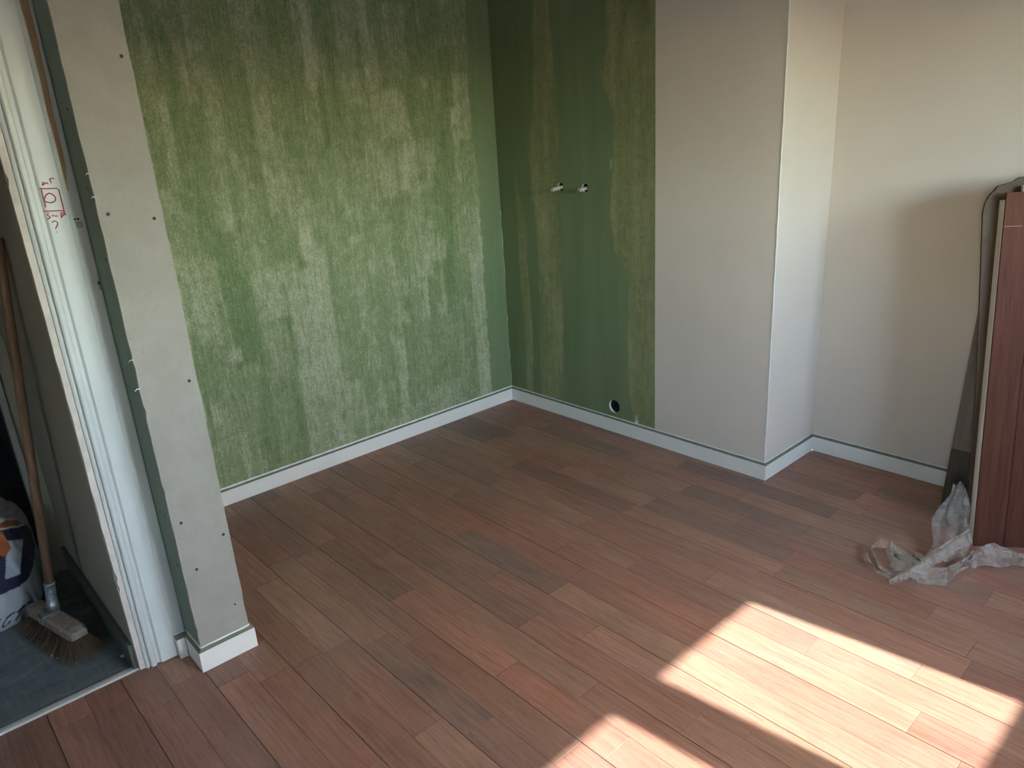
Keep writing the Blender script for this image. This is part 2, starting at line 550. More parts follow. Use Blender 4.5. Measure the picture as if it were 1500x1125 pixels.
GREEN_EDGE = [(2.091, -0.126), (1.787, -0.136), (1.456, -0.148), (1.263, -0.126), (1.055, -0.132), (0.893, -0.133), (0.577, -0.139), (0.383, -0.138), (0.203, -0.139), (0.091, -0.134)]
SL = [(2.036, 0.408), (1.791, 0.428), (1.569, 0.444), (1.311, 0.432), (1.059, 0.42), (0.814, 0.428), (0.663, 0.431), (0.349, 0.421), (0.102, 0.403)]
SR = [(1.987, 0.744), (1.888, 0.748), (1.834, 0.756), (1.69, 0.709), (1.623, 0.735), (1.524, 0.792), (1.309, 0.779), (1.216, 0.757), (1.083, 0.75), (0.911, 0.787), (0.851, 0.834), (0.78, 0.859), (0.64, 0.86), (0.523, 0.852), (0.277, 0.853), (0.072, 0.885)]
OL = [(2.051, 0.308), (1.632, 0.276), (1.359, 0.221), (1.048, 0.248), (0.898, 0.258), (0.537, 0.253), (0.085, 0.222)]
QL = [(1.454, 0.117), (1.165, 0.107), (1.043, 0.121), (0.733, 0.108), (0.519, 0.128), (0.169, 0.117)]
QR = [(1.453, 0.122), (1.166, 0.139), (1.045, 0.171), (0.633, 0.186), (0.421, 0.192), (0.14, 0.176)]


def edge_at(tab, z):
    a = sorted(tab)
    return np.interp(z, [q[0] for q in a], [q[1] for q in a])


def smooth_step(v, w):
    q = np.clip(v / w * 0.5 + 0.5, 0, 1)
    return q * q * (3 - 2 * q)


def paint_left(y, z):
    wob = (vnoise(y * 60, z * 12, 3) - 0.5) * 0.010 + (vnoise(y * 140, z * 60, 7) - 0.5) * 0.008
    wobz = (vnoise(y * 45, z * 10, 4) - 0.5) * 0.016 + (vnoise(y * 150, z * 10, 10) - 0.5) * 0.022
    # broad rolled lanes
    m_ = 0.52 + 0.22 * (vnoise(y * 11, z * 1.1, 1) - 0.5) + 0.22 * (vnoise(y * 26, z * 2.2, 2) - 0.5)
    rs = random.Random(77)
    for _ in range(150):                      # many short brush strokes under the larger ones
        yc, zc, w_, h_, v_ = rs.uniform(-2.0, -0.1), rs.uniform(0, 2.4), rs.uniform(0.012, 0.035), rs.uniform(0.05, 0.22), rs.uniform(-0.26, 0.26)
        sel = (np.abs(y - yc) < w_ + 0.02) & (np.abs(z - zc) < h_ + 0.05)
        e = np.minimum(smooth_step(w_ - np.abs(y[sel] + wob[sel] - yc), 0.008), smooth_step(h_ - np.abs(z[sel] + wobz[sel] - zc), 0.02))
        m_[sel] += v_ * e
    for (y0, y1, z0, z1, v) in LEFT_PATCHES:
        e = np.minimum(smooth_step(y + wob * 0.7 - y0, 0.006), smooth_step(y1 - y - wob * 0.7, 0.006))
        e = e * smooth_step(z + wobz * 0.6 - z0, 0.007) * smooth_step(z1 - z - wobz, 0.022)
        m_ = m_ + (0.50 + v * 0.40 - m_) * e * 0.72
    m_ += 0.16 * (vnoise(y * 110, z * 9, 5) - 0.5)
    s = np.zeros_like(y)
    ge = edge_at(GREEN_EDGE, z) + (vnoise(y * 0 + 3, z * 40, 8) - 0.5) * 0.014
    band = smooth_step(y - ge, 0.006)
    m_ = m_ * (1 - band) + band * (0.74 + 0.16 * (vnoise(y * 60, z * 3, 6) - 0.5))
    s = band * (0.55 + 0.35 * smooth_step(y + 0.055, 0.02))
    bl = np.zeros_like(y)
    return np.clip(m_, 0, 1), np.clip(s, 0, 1), bl


def paint_right(x, z):
    wob = (vnoise(x * 50, z * 18, 13) - 0.5) * 0.012
    xx = x + wob
    m_ = 0.42 + 0.30 * (vnoise(x * 22, z * 2.0, 11) - 0.5) + 0.2 * (vnoise(x * 50, z * 5, 12) - 0.5)
    s = np.full_like(x, 0.25)
    # dark first band by the corner and the bluish band
    dark = 1 - smooth_step(xx - edge_at(QL, z), 0.012)
    dark = np.maximum(dark, smooth_step(xx - edge_at(QR, z), 0.012) * (1 - smooth_step(xx - edge_at(OL, z), 0.012)))
    up_ = smooth_step(z - 1.28, 0.25)
    dark = np.maximum(dark, up_ * (1 - smooth_step(xx - edge_at(OL, z), 0.012)))
    m_ = m_ * (1 - dark) + dark * 0.85
    s = s * (1 - dark) + dark * 0.72
    sm = smooth_step(xx - edge_at(SL, z), 0.006) * (1 - smooth_step(xx - edge_at(SR, z), 0.008))
    m_ = m_ * (1 - sm) + sm * 0.72
    s = s * (1 - sm) + sm * 1.0
    bl = ((np.abs(x - 0.905) < 0.012 * np.clip((0.125 - z) / 0.05, 0, 1)) * 1.0)
    bl = np.maximum(bl, (np.hypot(x - 0.722, (z - 1.437)) < 0.006) * 0.3)
    bl = np.maximum(bl, ((np.abs(x - 0.768) < 0.004) & (np.abs(z - 1.315) < 0.02)) * 0.3)
    line = (np.abs(z - 1.212) < 0.004) & (x > 0.46) & (x < 0.75)
    m_ = np.where(line, np.minimum(1, m_ + 0.2), m_)
    return np.clip(m_, 0, 1), np.clip(s, 0, 1), np.clip(bl, 0, 1)


def set_paint(me, r, g, b):
    at = me.color_attributes.new('paint', 'FLOAT_COLOR', 'POINT')
    buf = np.ones((len(me.vertices), 4), np.float32)
    buf[:, 0], buf[:, 1], buf[:, 2] = r, g, b
    at.data.foreach_set('color', buf.ravel())


def grid_mesh(name, us, zs, mapping):
    nu, nz = len(us), len(zs)
    U, Z = np.meshgrid(us, zs, indexing='ij')
    co = mapping(U.ravel(), Z.ravel())
    idx = np.arange(nu * nz).reshape(nu, nz)
    f = np.stack([idx[:-1, :-1], idx[1:, :-1], idx[1:, 1:], idx[:-1, 1:]], -1).reshape(-1, 4)
    return co, f, U.ravel(), Z.ravel()


# left wall: faces +x at x = -0.012
co, f, U, Z = grid_mesh('wall_left', np.linspace(-2.037, 0.012, 292), np.linspace(0, H, 330),
                        lambda u, z: np.stack([np.full_like(u, -0.012), u, z], -1))
me = bpy.data.meshes.new('wall_left')
me.from_pydata(co.tolist(), [], f.tolist())
r, g, b = paint_left(U, Z)
set_paint(me, r, g, b)
wall_left = obj('wall_left', me, M_GREEN)
wall_left['kind'] = 'structure'
bm = box(-0.12, -0.014, -2.037, 0.14, 0, H)
obj('wall_core', bm, M_WHITE_WALL, wall_left)
for za, zb in ((0.085, 0.21), (0.24, 0.30), (0.46, 0.50), (0.70, 0.83), (0.86, 0.98), (1.05, 1.08)):
    bm = add_tube(bmesh.new(), [(-0.0115, 0.0115, za), (-0.0112, 0.0112, (za + zb) / 2), (-0.0115, 0.0115, zb)], [0.0003, 0.0013, 0.0003], 6)
    obj('filler_chip', bm, M_PLASTER, wall_left)

# right wall: faces -y at y = 0.012, with three bored holes
HOLES = [(0.4427, 1.208, 0.0215), (0.6037, 1.2065, 0.0215), (0.7632, 0.1365, 0.0345)]
us = np.linspace(-0.012, 1.0167, 148)
zs = np.linspace(0, H, 372)
co, f, U, Z = grid_mesh('wall_back', us, zs, lambda u, z: np.stack([u, np.full_like(u, 0.012), z], -1))
bm = bmesh.new()
vs = [bm.verts.new(c) for c in co]
bm.verts.ensure_lookup_table()
cen = co[f].mean(1)
keep = np.ones(len(f), bool)
for hx, hz, hr in HOLES:
    keep &= ~((np.abs(cen[:, 0] - hx) < hr + 0.008) & (np.abs(cen[:, 2] - hz) < hr + 0.008))
for q in f[keep]:
    bm.faces.new([vs[i] for i in q])
loose = [v for v in bm.verts if not v.link_faces]
for v in loose:
    bm.verts.remove(v)
for hx, hz, hr in HOLES:
    s_ = hr + 0.02
    be = [e for e in bm.edges if e.is_boundary and all(abs(v.co.x - hx) < s_ and abs(v.co.z - hz) < s_ for v in e.verts)]
    NS = 28
    ring = [bm.verts.new((hx + hr * math.cos(2 * math.pi * k / NS), 0.012, hz + hr * math.sin(2 * math.pi * k / NS))) for k in range(NS)]
    ce = [bm.edges.new((ring[k], ring[(k + 1) % NS])) for k in range(NS)]
    res = bmesh.ops.triangle_fill(bm, edges=be + ce, use_beauty=True)
    fill = [g_ for g_ in res['geom'] if isinstance(g_, bmesh.types.BMFace)]
    for fc in fill:
        if all((Vector((v.co.x - hx, v.co.z - hz)).length < hr + 1e-5) for v in fc.verts):
            bm.faces.remove(fc)
    prev = ring
    for dep, mi in ((0.0125, 1), (0.07, 2)):
        nx = [bm.verts.new((v.co.x, 0.012 + dep, v.co.z)) for v in ring]
        for k in range(NS):
            bm.faces.new((prev[k], prev[(k + 1) % NS], nx[(k + 1) % NS], nx[k])).material_index = mi
        prev = nx
    bm.faces.new(prev).material_index = 2
me = bpy.data.meshes.new('wall_back')
bm.to_mesh(me)
bm.free()
vc = np.zeros(len(me.vertices) * 3)
me.vertices.foreach_get('co', vc)
vc = vc.reshape(-1, 3)
set_paint(me, *paint_right(vc[:, 0], vc[:, 2]))
wall_back = obj('wall_back', me, mats=[M_OLIVE, M_PLASTER, M_DARK])
wall_back['kind'] = 'structure'

# white pillar, recess and the rest of the shell
XP, DP = 1.6102, 0.4150
bm = bmesh.new()
add_box(bm, 1.0167, XP - 0.012, 0.0105, DP + 0.15, 0, H)
pil = struct('wall_pillar', bm, M_WHITE_WALL)
bm = bmesh.new()                      # ragged filler bead along the outer corner
pts, rads = [], []
for i in range(90):
    z = 0.075 + i * (H - 0.08) / 89
    pts.append((XP - 0.0125 + 0.0012 * (random.random() - .5), 0.0105, z))
    rads.append(0.0018 + 0.0016 * random.random())
add_tube(bm, pts, rads, 6)
obj('corner_bead', bm, M_CAULK, pil)
struct('wall_recess', box(XP - 0.02, XW + 0.1, DP + 0.012, DP + 0.14, 0, H), M_WHITE_WALL)
bm = bmesh.new()
add_box(bm, 0.72, W2[0] - 0.06, -4.42, -4.3, 0, H)
add_box(bm, W2[1] + 0.06, XW + 0.1, -4.42, -4.3, 0, H)
add_box(bm, W2[0] - 0.06, W2[1] + 0.06, -4.42, -4.3, 0, W2[2] - 0.06)
add_box(bm, W2[0] - 0.06, W2[1] + 0.06, -4.42, -4.3, W2[3] + 0.06, H)
struct('wall_front', bm, M_WHITE_WALL)
xm = (W2[0] + W2[1]) / 2
fill_win = struct('added_fill_window', box(xm - 0.03, xm + 0.03, -4.39, -4.35, W2[2] - 0.06, W2[3] + 0.06), M_FRAME)  # added opening that lets fill light onto the walls facing the camera
for bx in ((W2[0] - 0.06, W2[0], W2[2] - 0.06, W2[3] + 0.06), (W2[1], W2[1] + 0.06, W2[2] - 0.06, W2[3] + 0.06),
           (W2[0] - 0.06, W2[1] + 0.06, W2[2] - 0.06, W2[2]), (W2[0] - 0.06, W2[1] + 0.06, W2[3], W2[3] + 0.06)):
    obj('frame_rail', box(bx[0], bx[1], -4.389, -4.351, bx[2], bx[3]), M_FRAME, fill_win)
for a, b_ in ((W2[0], xm - 0.03), (xm + 0.03, W2[1])):
    obj('pane', box(a, b_, -4.372, -4.369, W2[2], W2[3]), M_GLASS, fill_win)
struct('ceiling', box(-1.6, XW + 0.1, -4.42, DP + 0.15, H, H + 0.1), M_CEIL)

# window wall
wz0, wz1 = WIN_Z[0] - 0.06, WIN_Z[1] + 0.06
spans = [(W[1][0] - 0.06, W[0][1] + 0.06) for W in (WIN_Y,)]
bm = bmesh.new()
add_box(bm, XW, XW + 0.1, -4.42, spans[0][0], 0, H)
add_box(bm, XW, XW + 0.1, spans[0][1], DP + 0.15, 0, H)
for a, b_ in spans:
    add_box(bm, XW, XW + 0.1, a, b_, 0, wz0)
    add_box(bm, XW, XW + 0.1, a, b_, wz1, H)
struct('wall_right', bm, M_WHITE_WALL)
for nm_, W, (wy0, wy1) in zip(('window_1',), (WIN_Y,), spans):
    win = struct(nm_, box(XW + 0.019, XW + 0.051, wy0, W[1][0], wz0, wz1), M_FRAME)
    for nm, bx in (('frame_stile', (W[0][1], wy1, wz0, wz1)), ('frame_mullion', (W[1][1], W[0][0], wz0, wz1)),
                   ('frame_rail', (wy0, wy1, wz0, WIN_Z[0])), ('frame_rail', (wy0, wy1, WIN_Z[1], wz1))):
        obj(nm, box(XW + 0.0195, XW + 0.0505, *bx), M_FRAME, win)
    for (a, b_) in W:
        obj('pane', box(XW + 0.033, XW + 0.036, a, b_, WIN_Z[0], WIN_Z[1]), M_GLASS, win)
struct('low_sky_blocker', box(12.0, 12.4, -20, 20, -0.7, 1.95), M_OUT)  # unseen wall added outside to cut the low sky light
struct('ground_outside', box(-40, 40, -40, 30, -0.8, -0.7), M_OUT)

# partition with its bare plasterboard end
part = struct('wall_partition', box(0.0, 0.9985, -2.187, -2.037, 0, H), M_GREENBOARD)
bm = bmesh.new()                      # face board, slightly chewed cut edges
NZ = 130
ring = []
for i in range(NZ + 1):
    z = H * i / NZ
    j0 = 0.0016 * (vnoise(z * 30, 0.3, 31) - 0.5) * 2 + (0.003 if random.random() > 0.96 else 0)
    j1 = 0.0016 * (vnoise(z * 30, 5.3, 32) - 0.5) * 2
    ya, yb = -2.1872 + j0, -2.037 + j1
    ring.append([bm.verts.new(q) for q in ((0.9985, ya, z), (1.0107, ya, z), (1.0107, yb, z), (0.9985, yb, z))])
for i in range(NZ):
    for k in range(4):
        bm.faces.new((ring[i][k], ring[i][(k + 1) % 4], ring[i + 1][(k + 1) % 4], ring[i + 1][k]))
bm.faces.new(ring[0][::-1])
bm.faces.new(ring[-1])
bmesh.ops.recalc_face_normals(bm, faces=bm.faces[:])
board = obj('plasterboard', bm, M_BOARD, part)


def disc(center, normal, r, h=0.0012, n=12):
    c_ = Vector(center)
    n_ = Vector(normal)
    bm = bmesh.new()
    add_tube(bm, [c_ - n_ * 0.002, c_ + n_ * h, c_ + n_ * (h - 0.0006)], [r, r, r * 0.55], n)
    return bm


for i, (y, z) in enumerate([(-2.056, 1.717), (-2.165, 1.357), (-2.06, 1.334), (-2.059, 0.893), (-2.158, 0.998), (-2.162, 0.493),
                            (-2.055, 0.409), (-2.149, 0.334), (-2.064, 0.169), (-2.056, 0.514)]):
    obj('screw', disc((1.0107, y, z), (1, 0, 0), 0.0044 if i not in (8, 9) else 0.003), M_PLUG if i in (4, 9) else M_SCREW, board)
for x, z in [(0.96, 1.604), (0.973, 1.419), (0.982, 1.246), (0.965, 0.511), (0.969, 0.348)]:
    obj('screw', disc((x, -2.187, z), (0, -1, 0), 0.0032), M_SCREW, part)
# torn paper tufts on the edge
for z, l_ in ((0.985, 0.012), (0.905, 0.014), (1.40, 0.008), (1.455, 0.008)):
    bm = bmesh.new()
    add_tube(bm, [(1.0105, -2.186, z), (1.013, -2.186 - l_ * 0.6, z + 0.002), (1.012, -2.186 - l_, z - 0.003)], [0.0016, 0.0013, 0.0006], 6)
    obj('paper_tuft', bm, M_PLASTER, board)

# ------------------------------------------------------------------ hall
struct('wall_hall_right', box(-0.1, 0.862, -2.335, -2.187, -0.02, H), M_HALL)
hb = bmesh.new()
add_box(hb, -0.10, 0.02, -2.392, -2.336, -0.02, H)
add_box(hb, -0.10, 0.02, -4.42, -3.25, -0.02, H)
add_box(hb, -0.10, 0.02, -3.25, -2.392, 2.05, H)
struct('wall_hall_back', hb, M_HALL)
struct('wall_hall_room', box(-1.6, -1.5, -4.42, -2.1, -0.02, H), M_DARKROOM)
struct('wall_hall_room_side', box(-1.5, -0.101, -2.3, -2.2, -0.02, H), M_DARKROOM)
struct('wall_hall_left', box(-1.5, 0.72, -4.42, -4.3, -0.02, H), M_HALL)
dw = bmesh.new()
add_box(dw, 0.72, 0.87, -4.3, -3.25, 0, H)
add_box(dw, 0.72, 0.87, -3.25, -2.336, 2.12, H)
struct('wall_door', dw, M_WHITE_WALL)
struct('floor_hall', box(-1.6, 0.832, -4.42, -2.18, -0.03, -0.004), M_SLATE)
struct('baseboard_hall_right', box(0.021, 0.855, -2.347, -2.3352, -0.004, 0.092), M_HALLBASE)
cs = struct('trim_2', bevel_box(0.021, 0.034, -2.40, -2.380, -0.004, 2.06, 0.002), painted('hall_trim_paint', (0.36, 0.36, 0.34), 0.6))

# threshold strip
th = struct('trim_3', box(0.8315, 0.8565, -3.25, -2.326, -0.006, 0.0035), M_THRESH)
obj('threshold_lip', bevel_box(0.845, 0.8575, -3.25, -2.328, 0.0, 0.006, 0.0015), painted('threshold_cap', (0.60, 0.60, 0.56), 0.4, 0.05, 30), th)

# door casing: moulded profile run up the jamb
prof = [(0.8625, -2.318), (0.876, -2.3165), (0.879, -2.312), (0.876, -2.3075), (0.872, -2.3065), (0.872, -2.3045),
        (0.881, -2.3035), (0.884, -2.300), (0.884, -2.291), (0.881, -2.2875), (0.8745, -2.2865), (0.8745, -2.2765),
        (0.878, -2.2755), (0.878, -2.2742), (0.8815, -2.273), (0.8825, -2.270), (0.8825, -2.226), (0.8805, -2.2215),
        (0.8795, -2.192), (0.878, -2.1885), (0.8625, -2.1885)]
bm = extrude_poly([(x, y, 0.004) for x, y in prof], (0, 0, 1), 2.18)
casing = struct('trim_1', bm, M_TRIM)
bm = bmesh.new()
ring = []
for i in range(121):
    z = 0.006 + 2.17 * i / 120
    e = 0.0022 * (vnoise(z * 18, 0.1, 51)) + (0.004 if random.random() > 0.95 else 0)
    ring.append([bm.verts.new(q) for q in ((0.8625, -2.3355 + e, z), (0.8715, -2.3345 + e, z), (0.8735, -2.3180, z), (0.8625, -2.3180, z))])
for i in range(120):
    for k in range(4):
        bm.faces.new((ring[i][k], ring[i][(k + 1) % 4], ring[i + 1][(k + 1) % 4], ring[i + 1][k]))
bm.faces.new(ring[0][::-1])
bm.faces.new(ring[-1])
bmesh.ops.recalc_face_normals(bm, faces=bm.faces[:])
obj('raw_edge', bm, M_JAMB, casing)

# stripped wood band on the casing, strike plate, chips
bm = bmesh.new()
ring = []
for i in range(60):
    z = 1.415 + (2.18 - 1.415) * i / 59
    k = min(1, (z - 1.40) / 0.08)
    y0 = -2.2135 + 0.003 * (vnoise(z * 25, 1.2, 61) - 0.5)
    y1 = y0 + (0.009 + 0.009 * (z - 1.41) / 0.45) * k + 0.004 * (vnoise(z * 14, 4.2, 62) - 0.5) * k + 0.001
    ring.append([bm.verts.new(q) for q in ((0.8775, y0, z), (0.88055, y0, z), (0.8800, y1, z), (0.8775, y1, z))])
for i in range(59):
    for k in range(4):
        bm.faces.new((ring[i][k], ring[i][(k + 1) % 4], ring[i + 1][(k + 1) % 4], ring[i + 1][k]))
bm.faces.new(ring[0][::-1])
bm.faces.new(ring[-1])
bmesh.ops.recalc_face_normals(bm, faces=bm.faces[:])
obj('bare_wood_strip', bm, M_BAREWOOD, casing)
sp_ = obj('strike_plate', bevel_box(0.8785, 0.8810, -2.2125, -2.1965, 1.3225, 1.338, 0.0006), M_STRIKE, casing)
for y in (-2.2115, -2.2045):
    obj('screw_hole', disc((0.8798, y, 1.3445), (1, 0, 0), 0.0028), M_SCREW, casing)
obj('paint_chip', box(0.8785, 0.8806, -2.1955, -2.1895, 1.171, 1.181), M_BLUE, casing)
obj('wood_chip', box(0.8785, 0.8804, -2.1945, -2.1895, 1.157, 1.167), M_ORANGECHIP, casing)

# red marker drawing and words on the casing
WR = [[(-2.2618, 1.4426), (-2.263, 1.4376), (-2.2653, 1.4334)], [(-2.2632, 1.434), (-2.2571, 1.44), (-2.2573, 1.4363), (-2.2532, 1.4396), (-2.2516, 1.4351)], [(-2.2478, 1.4457), (-2.2461, 1.447), (-2.2443, 1.4373)], [(-2.2463, 1.4463), (-2.241, 1.4487), (-2.2359, 1.4475)], [(-2.2733, 1.4273), (-2.2592, 1.4251), (-2.2459, 1.4247), (-2.2353, 1.424), (-2.2319, 1.4207), (-2.2316, 1.4044), (-2.2316, 1.3865), (-2.2317, 1.3685), (-2.2308, 1.3571), (-2.2325, 1.3588)], [(-2.2691, 1.4258), (-2.2699, 1.4083), (-2.2693, 1.3906), (-2.2702, 1.3811)], [(-2.2763, 1.3724), (-2.2611, 1.3711), (-2.245, 1.3703), (-2.232, 1.3682)], [(-2.2666, 1.4021), (-2.2655, 1.4071), (-2.2604, 1.4117), (-2.2545, 1.4141), (-2.249, 1.4113), (-2.2443, 1.4057), (-2.2435, 1.3989), (-2.2471, 1.3934), (-2.2537, 1.3911), (-2.2603, 1.3918), (-2.2664, 1.3944), (-2.269, 1.3979), (-2.2678, 1.4029)], [(-2.2664, 1.3658), (-2.2699, 1.3654), (-2.2716, 1.3619), (-2.2678, 1.36), (-2.2652, 1.3567), (-2.2678, 1.354), (-2.2727, 1.3531)], [(-2.2592, 1.3619), (-2.2589, 1.3574)], [(-2.2566, 1.3586), (-2.248, 1.3572)], [(-2.2399, 1.3627), (-2.2411, 1.3515)], [(-2.2397, 1.3634), (-2.2347, 1.3643), (-2.2333, 1.3611), (-2.2372, 1.3563), (-2.2394, 1.3558)], [(-2.2649, 1.3431), (-2.2609, 1.3456), (-2.2555, 1.3457), (-2.2528, 1.3424), (-2.2533, 1.3372), (-2.2574, 1.3316), (-2.2606, 1.3275)], [(-2.2594, 1.3198), (-2.2592, 1.3182)]]
bm = bmesh.new()
for st in WR:
    add_tube(bm, [(0.8825, y, z) for y, z in st], 0.0015, 6)
obj('marker_writing', bm, M_RED, casing)


# ------------------------------------------------------------------ skirting
HB, TB = 0.0683, 0.012


def caulk_tube(p0, p1, r):
    p0, p1 = Vector(p0), Vector(p1)
    n = max(4, int((p1 - p0).length / 0.02))
    pts, rads = [], []
    for i in range(n + 1):
        q = p0.lerp(p1, i / n)
        pts.append(q + Vector((0, 0, 0.0008 * (random.random() - .5))))
        rads.append(r * (0.85 + 0.35 * random.random()))
    return add_tube(bmesh.new(), pts, rads, 8)


HT = 0.0785


def skirting(name, x0, x1, y0, y1, wall, front, back, cr=0.0022):
    """board box x0..x1, y0..y1; raw sloped top runs from the front edge (span front) up to the wall (span back)"""
    o = struct(name, bevel_box(x0, x1, y0, y1, 0.0006, HB, 0.0006, 1), M_BASE)
    if wall == '-x':
        P = [(x1 - 0.0004, front[0], HB - 0.0006), (x1 - 0.0004, front[1], HB - 0.0006), (x0, back[1], HT), (x0, back[0], HT)]
        B = [(x0, front[0], HB - 0.0006), (x0, front[1], HB - 0.0006)]
        ca, cb = (x0 + 0.0006, back[0], HT), (x0 + 0.0006, back[1], HT)
    elif wall == '+y':
        P = [(front[0], y0 + 0.0004, HB - 0.0006), (front[1], y0 + 0.0004, HB - 0.0006), (back[1], y1, HT), (back[0], y1, HT)]
        B = [(front[0], y1, HB - 0.0006), (front[1], y1, HB - 0.0006)]
        ca, cb = (back[0], y1 - 0.0006, HT), (back[1], y1 - 0.0006, HT)
    else:
        P = [(front[0], y1 - 0.0004, HB - 0.0006), (front[1], y1 - 0.0004, HB - 0.0006), (back[1], y0, HT), (back[0], y0, HT)]
        B = [(front[0], y0, HB - 0.0006), (front[1], y0, HB - 0.0006)]
        ca, cb = (back[0], y0 + 0.0006, HT), (back[1], y0 + 0.0006, HT)
    bm = bmesh.new()
    v = [bm.verts.new(q) for q in P + B]
    for f_ in ((0, 1, 2, 3), (0, 4, 5, 1), (3, 2, 5, 4), (0, 3, 4), (1, 5, 2)):
        bm.faces.new([v[i] for i in f_])
    bmesh.ops.recalc_face_normals(bm, faces=bm.faces[:])
    obj('top_edge', bm, M_MDF, o)
    obj('caulk_bead', caulk_tube(ca, cb, cr), M_CAULK, o, smooth=True)
    return o


skirting('baseboard_left', -TB, 0.0, -2.0248, 0.0, '-x', (-2.0248, 0.0), (-2.0248, TB), 0.0042)
skirting('baseboard_back', 0.0002, XP, 0.0, TB - 0.0015, '+y', (0.0, XP), (-TB, XP - TB))
skirting('baseboard_pillar', XP - TB, XP, TB - 0.001, DP, '-x', (0.0, DP), (TB, DP + TB))
skirting('baseboard_recess', XP + 0.0002, XW, DP, DP + TB, '+y', (XP, XW), (XP - TB, XW))
skirting('baseboard_partition_end', 1.0107, 1.0227, -2.1990, -2.0250, '-x', (-2.1990, -2.0250), (-2.1870, -2.0370), 0.0028)
skirting('baseboard_partition_side', 0.9070, 1.0105, -2.1990, -2.1872, '+y', (0.907, 1.0227), (0.895, 1.0107))
skirting('baseboard_partition_room', 0.0002, 1.0105, -2.0368, -2.0250, '-y', (0.0, 1.0227), (-TB, 1.0107))
skirting('trim_4', 0.8845, 0.9068, -2.2235, -2.2005, '-x', (-2.2235, -2.1990), (-2.2235, -2.187), 0.0018)

# ------------------------------------------------------------------ floor of separate strips
fl = struct('floor', box(-0.012, XW, -4.3, DP + 0.012, -0.03, -0.0065), M_SUBFLOOR)
PITCH, Y0 = 0.0985, -0.027
RECTS = [(-0.0115, 0.8580, -2.0365, 0.0115), (0.8580, 1.0105, -2.0365, 0.0115), (0.8580, 1.0105, -4.3, -2.1990),
         (1.0105, 1.6100, -4.3, 0.0115), (1.6100, XW, -4.3, DP + 0.0115)]
FORCED = {12: [.326], 8: [.28], 6: [.48, 1.947], 10: [.37, 1.49], 14: [1.358], 18: [.71, 1.21, 1.692], 19: [1.203], 20: [1.19],
          22: [1.496], 4: [1.36, 1.97], 2: [1.937], 15: [2.098], 16: [2.018]}
PAL = [(0.280, 0.135, 0.088), (0.262, 0.130, 0.088), (0.290, 0.155, 0.098), (0.235, 0.122, 0.084), (0.305, 0.142, 0.093),
       (0.205, 0.118, 0.084), (0.295, 0.160, 0.104), (0.272, 0.121, 0.079), (0.285, 0.145, 0.096)]


def plank_mesh(x0, x1, y0, y1):
    cx, cy = (x0 + x1) / 2, (y0 + y1) / 2
    bm = bmesh.new()
    c_ = 0.0007
    hx, hy = (x1 - x0) / 2, (y1 - y0) / 2
    lev = [(hx, hy, -0.006), (hx, hy, -0.0006), (hx - c_, hy - c_, 0.0)]
    rr = [[bm.verts.new((sx * a, sy * b, z)) for sx, sy in ((-1, -1), (1, -1), (1, 1), (-1, 1))] for a, b, z in lev]
    for i in range(2):
        for k in range(4):
            bm.faces.new((rr[i][k], rr[i][(k + 1) % 4], rr[i + 1][(k + 1) % 4], rr[i + 1][k]))
    bm.faces.new(rr[2])
    return bm, (cx, cy, 0)


n_plank = 0
rp = random.Random(5)
for k in range(-5, 32):
    yt, yb = Y0 - k * PITCH, Y0 - (k + 1) * PITCH
    gt = 0.0009 if k % 2 == 0 else 0.0003
    gb = 0.0003 if k % 2 == 0 else 0.0009
    yt -= gt
    yb += gb
    segs = []
    for (a, b, c_, d) in RECTS:
        lo, hi = max(yb, c_), min(yt, d)
        if hi - lo < 0.006:
            continue
        for s in segs:
            if abs(s[1] - a) < 1e-6 and abs(s[2] - lo) < 1e-6 and abs(s[3] - hi) < 1e-6:
                s[1] = b
                break
        else:
            segs.append([a, b, lo, hi])
    # joints along this row
    js = list(FORCED.get(k, []))
    x = js[0] if js else rp.uniform(0.0, 0.5)
    st = rp.choice((0.49, 0.56, 0.62))
    xs = set(js)
    q = x
    while q > 0.1:
        q -= st * rp.uniform(0.85, 1.2)
        xs.add(q)
    q = js[-1] if js else x
    xs.add(q)
    while q < XW:
        q += st * rp.uniform(0.85, 1.2)
        xs.add(q)
    xs = sorted(xs)
    last = None
    for (a, b, lo, hi) in segs:
        cuts = [a] + [v for v in xs if a + 0.05 < v < b - 0.05] + [b]
        for i in range(len(cuts) - 1):
            xa = cuts[i] + (0.0004 if i else 0)
            xb = cuts[i + 1] - 0.0004
            bm, loc = plank_mesh(xa, xb, lo, hi)
            o = obj('plank', bm, M_PLANK, None)
            o.location = loc
            o.parent = fl
            pc = rp.choice([c for c in PAL if c != last])
            last = pc
            v = rp.uniform(0.9, 1.1)
            o.color = (pc[0] * v, pc[1] * v, pc[2] * v, 1)
            n_plank += 1
o = obj('plank_field', box(0.8580, XW, -4.3, Y0 - 32 * PITCH - 0.001, -0.006, 0.0), M_PLANK, fl)
o['kind'] = 'stuff'
o.color = (0.2, 0.095, 0.062, 1)
print('planks', n_plank)


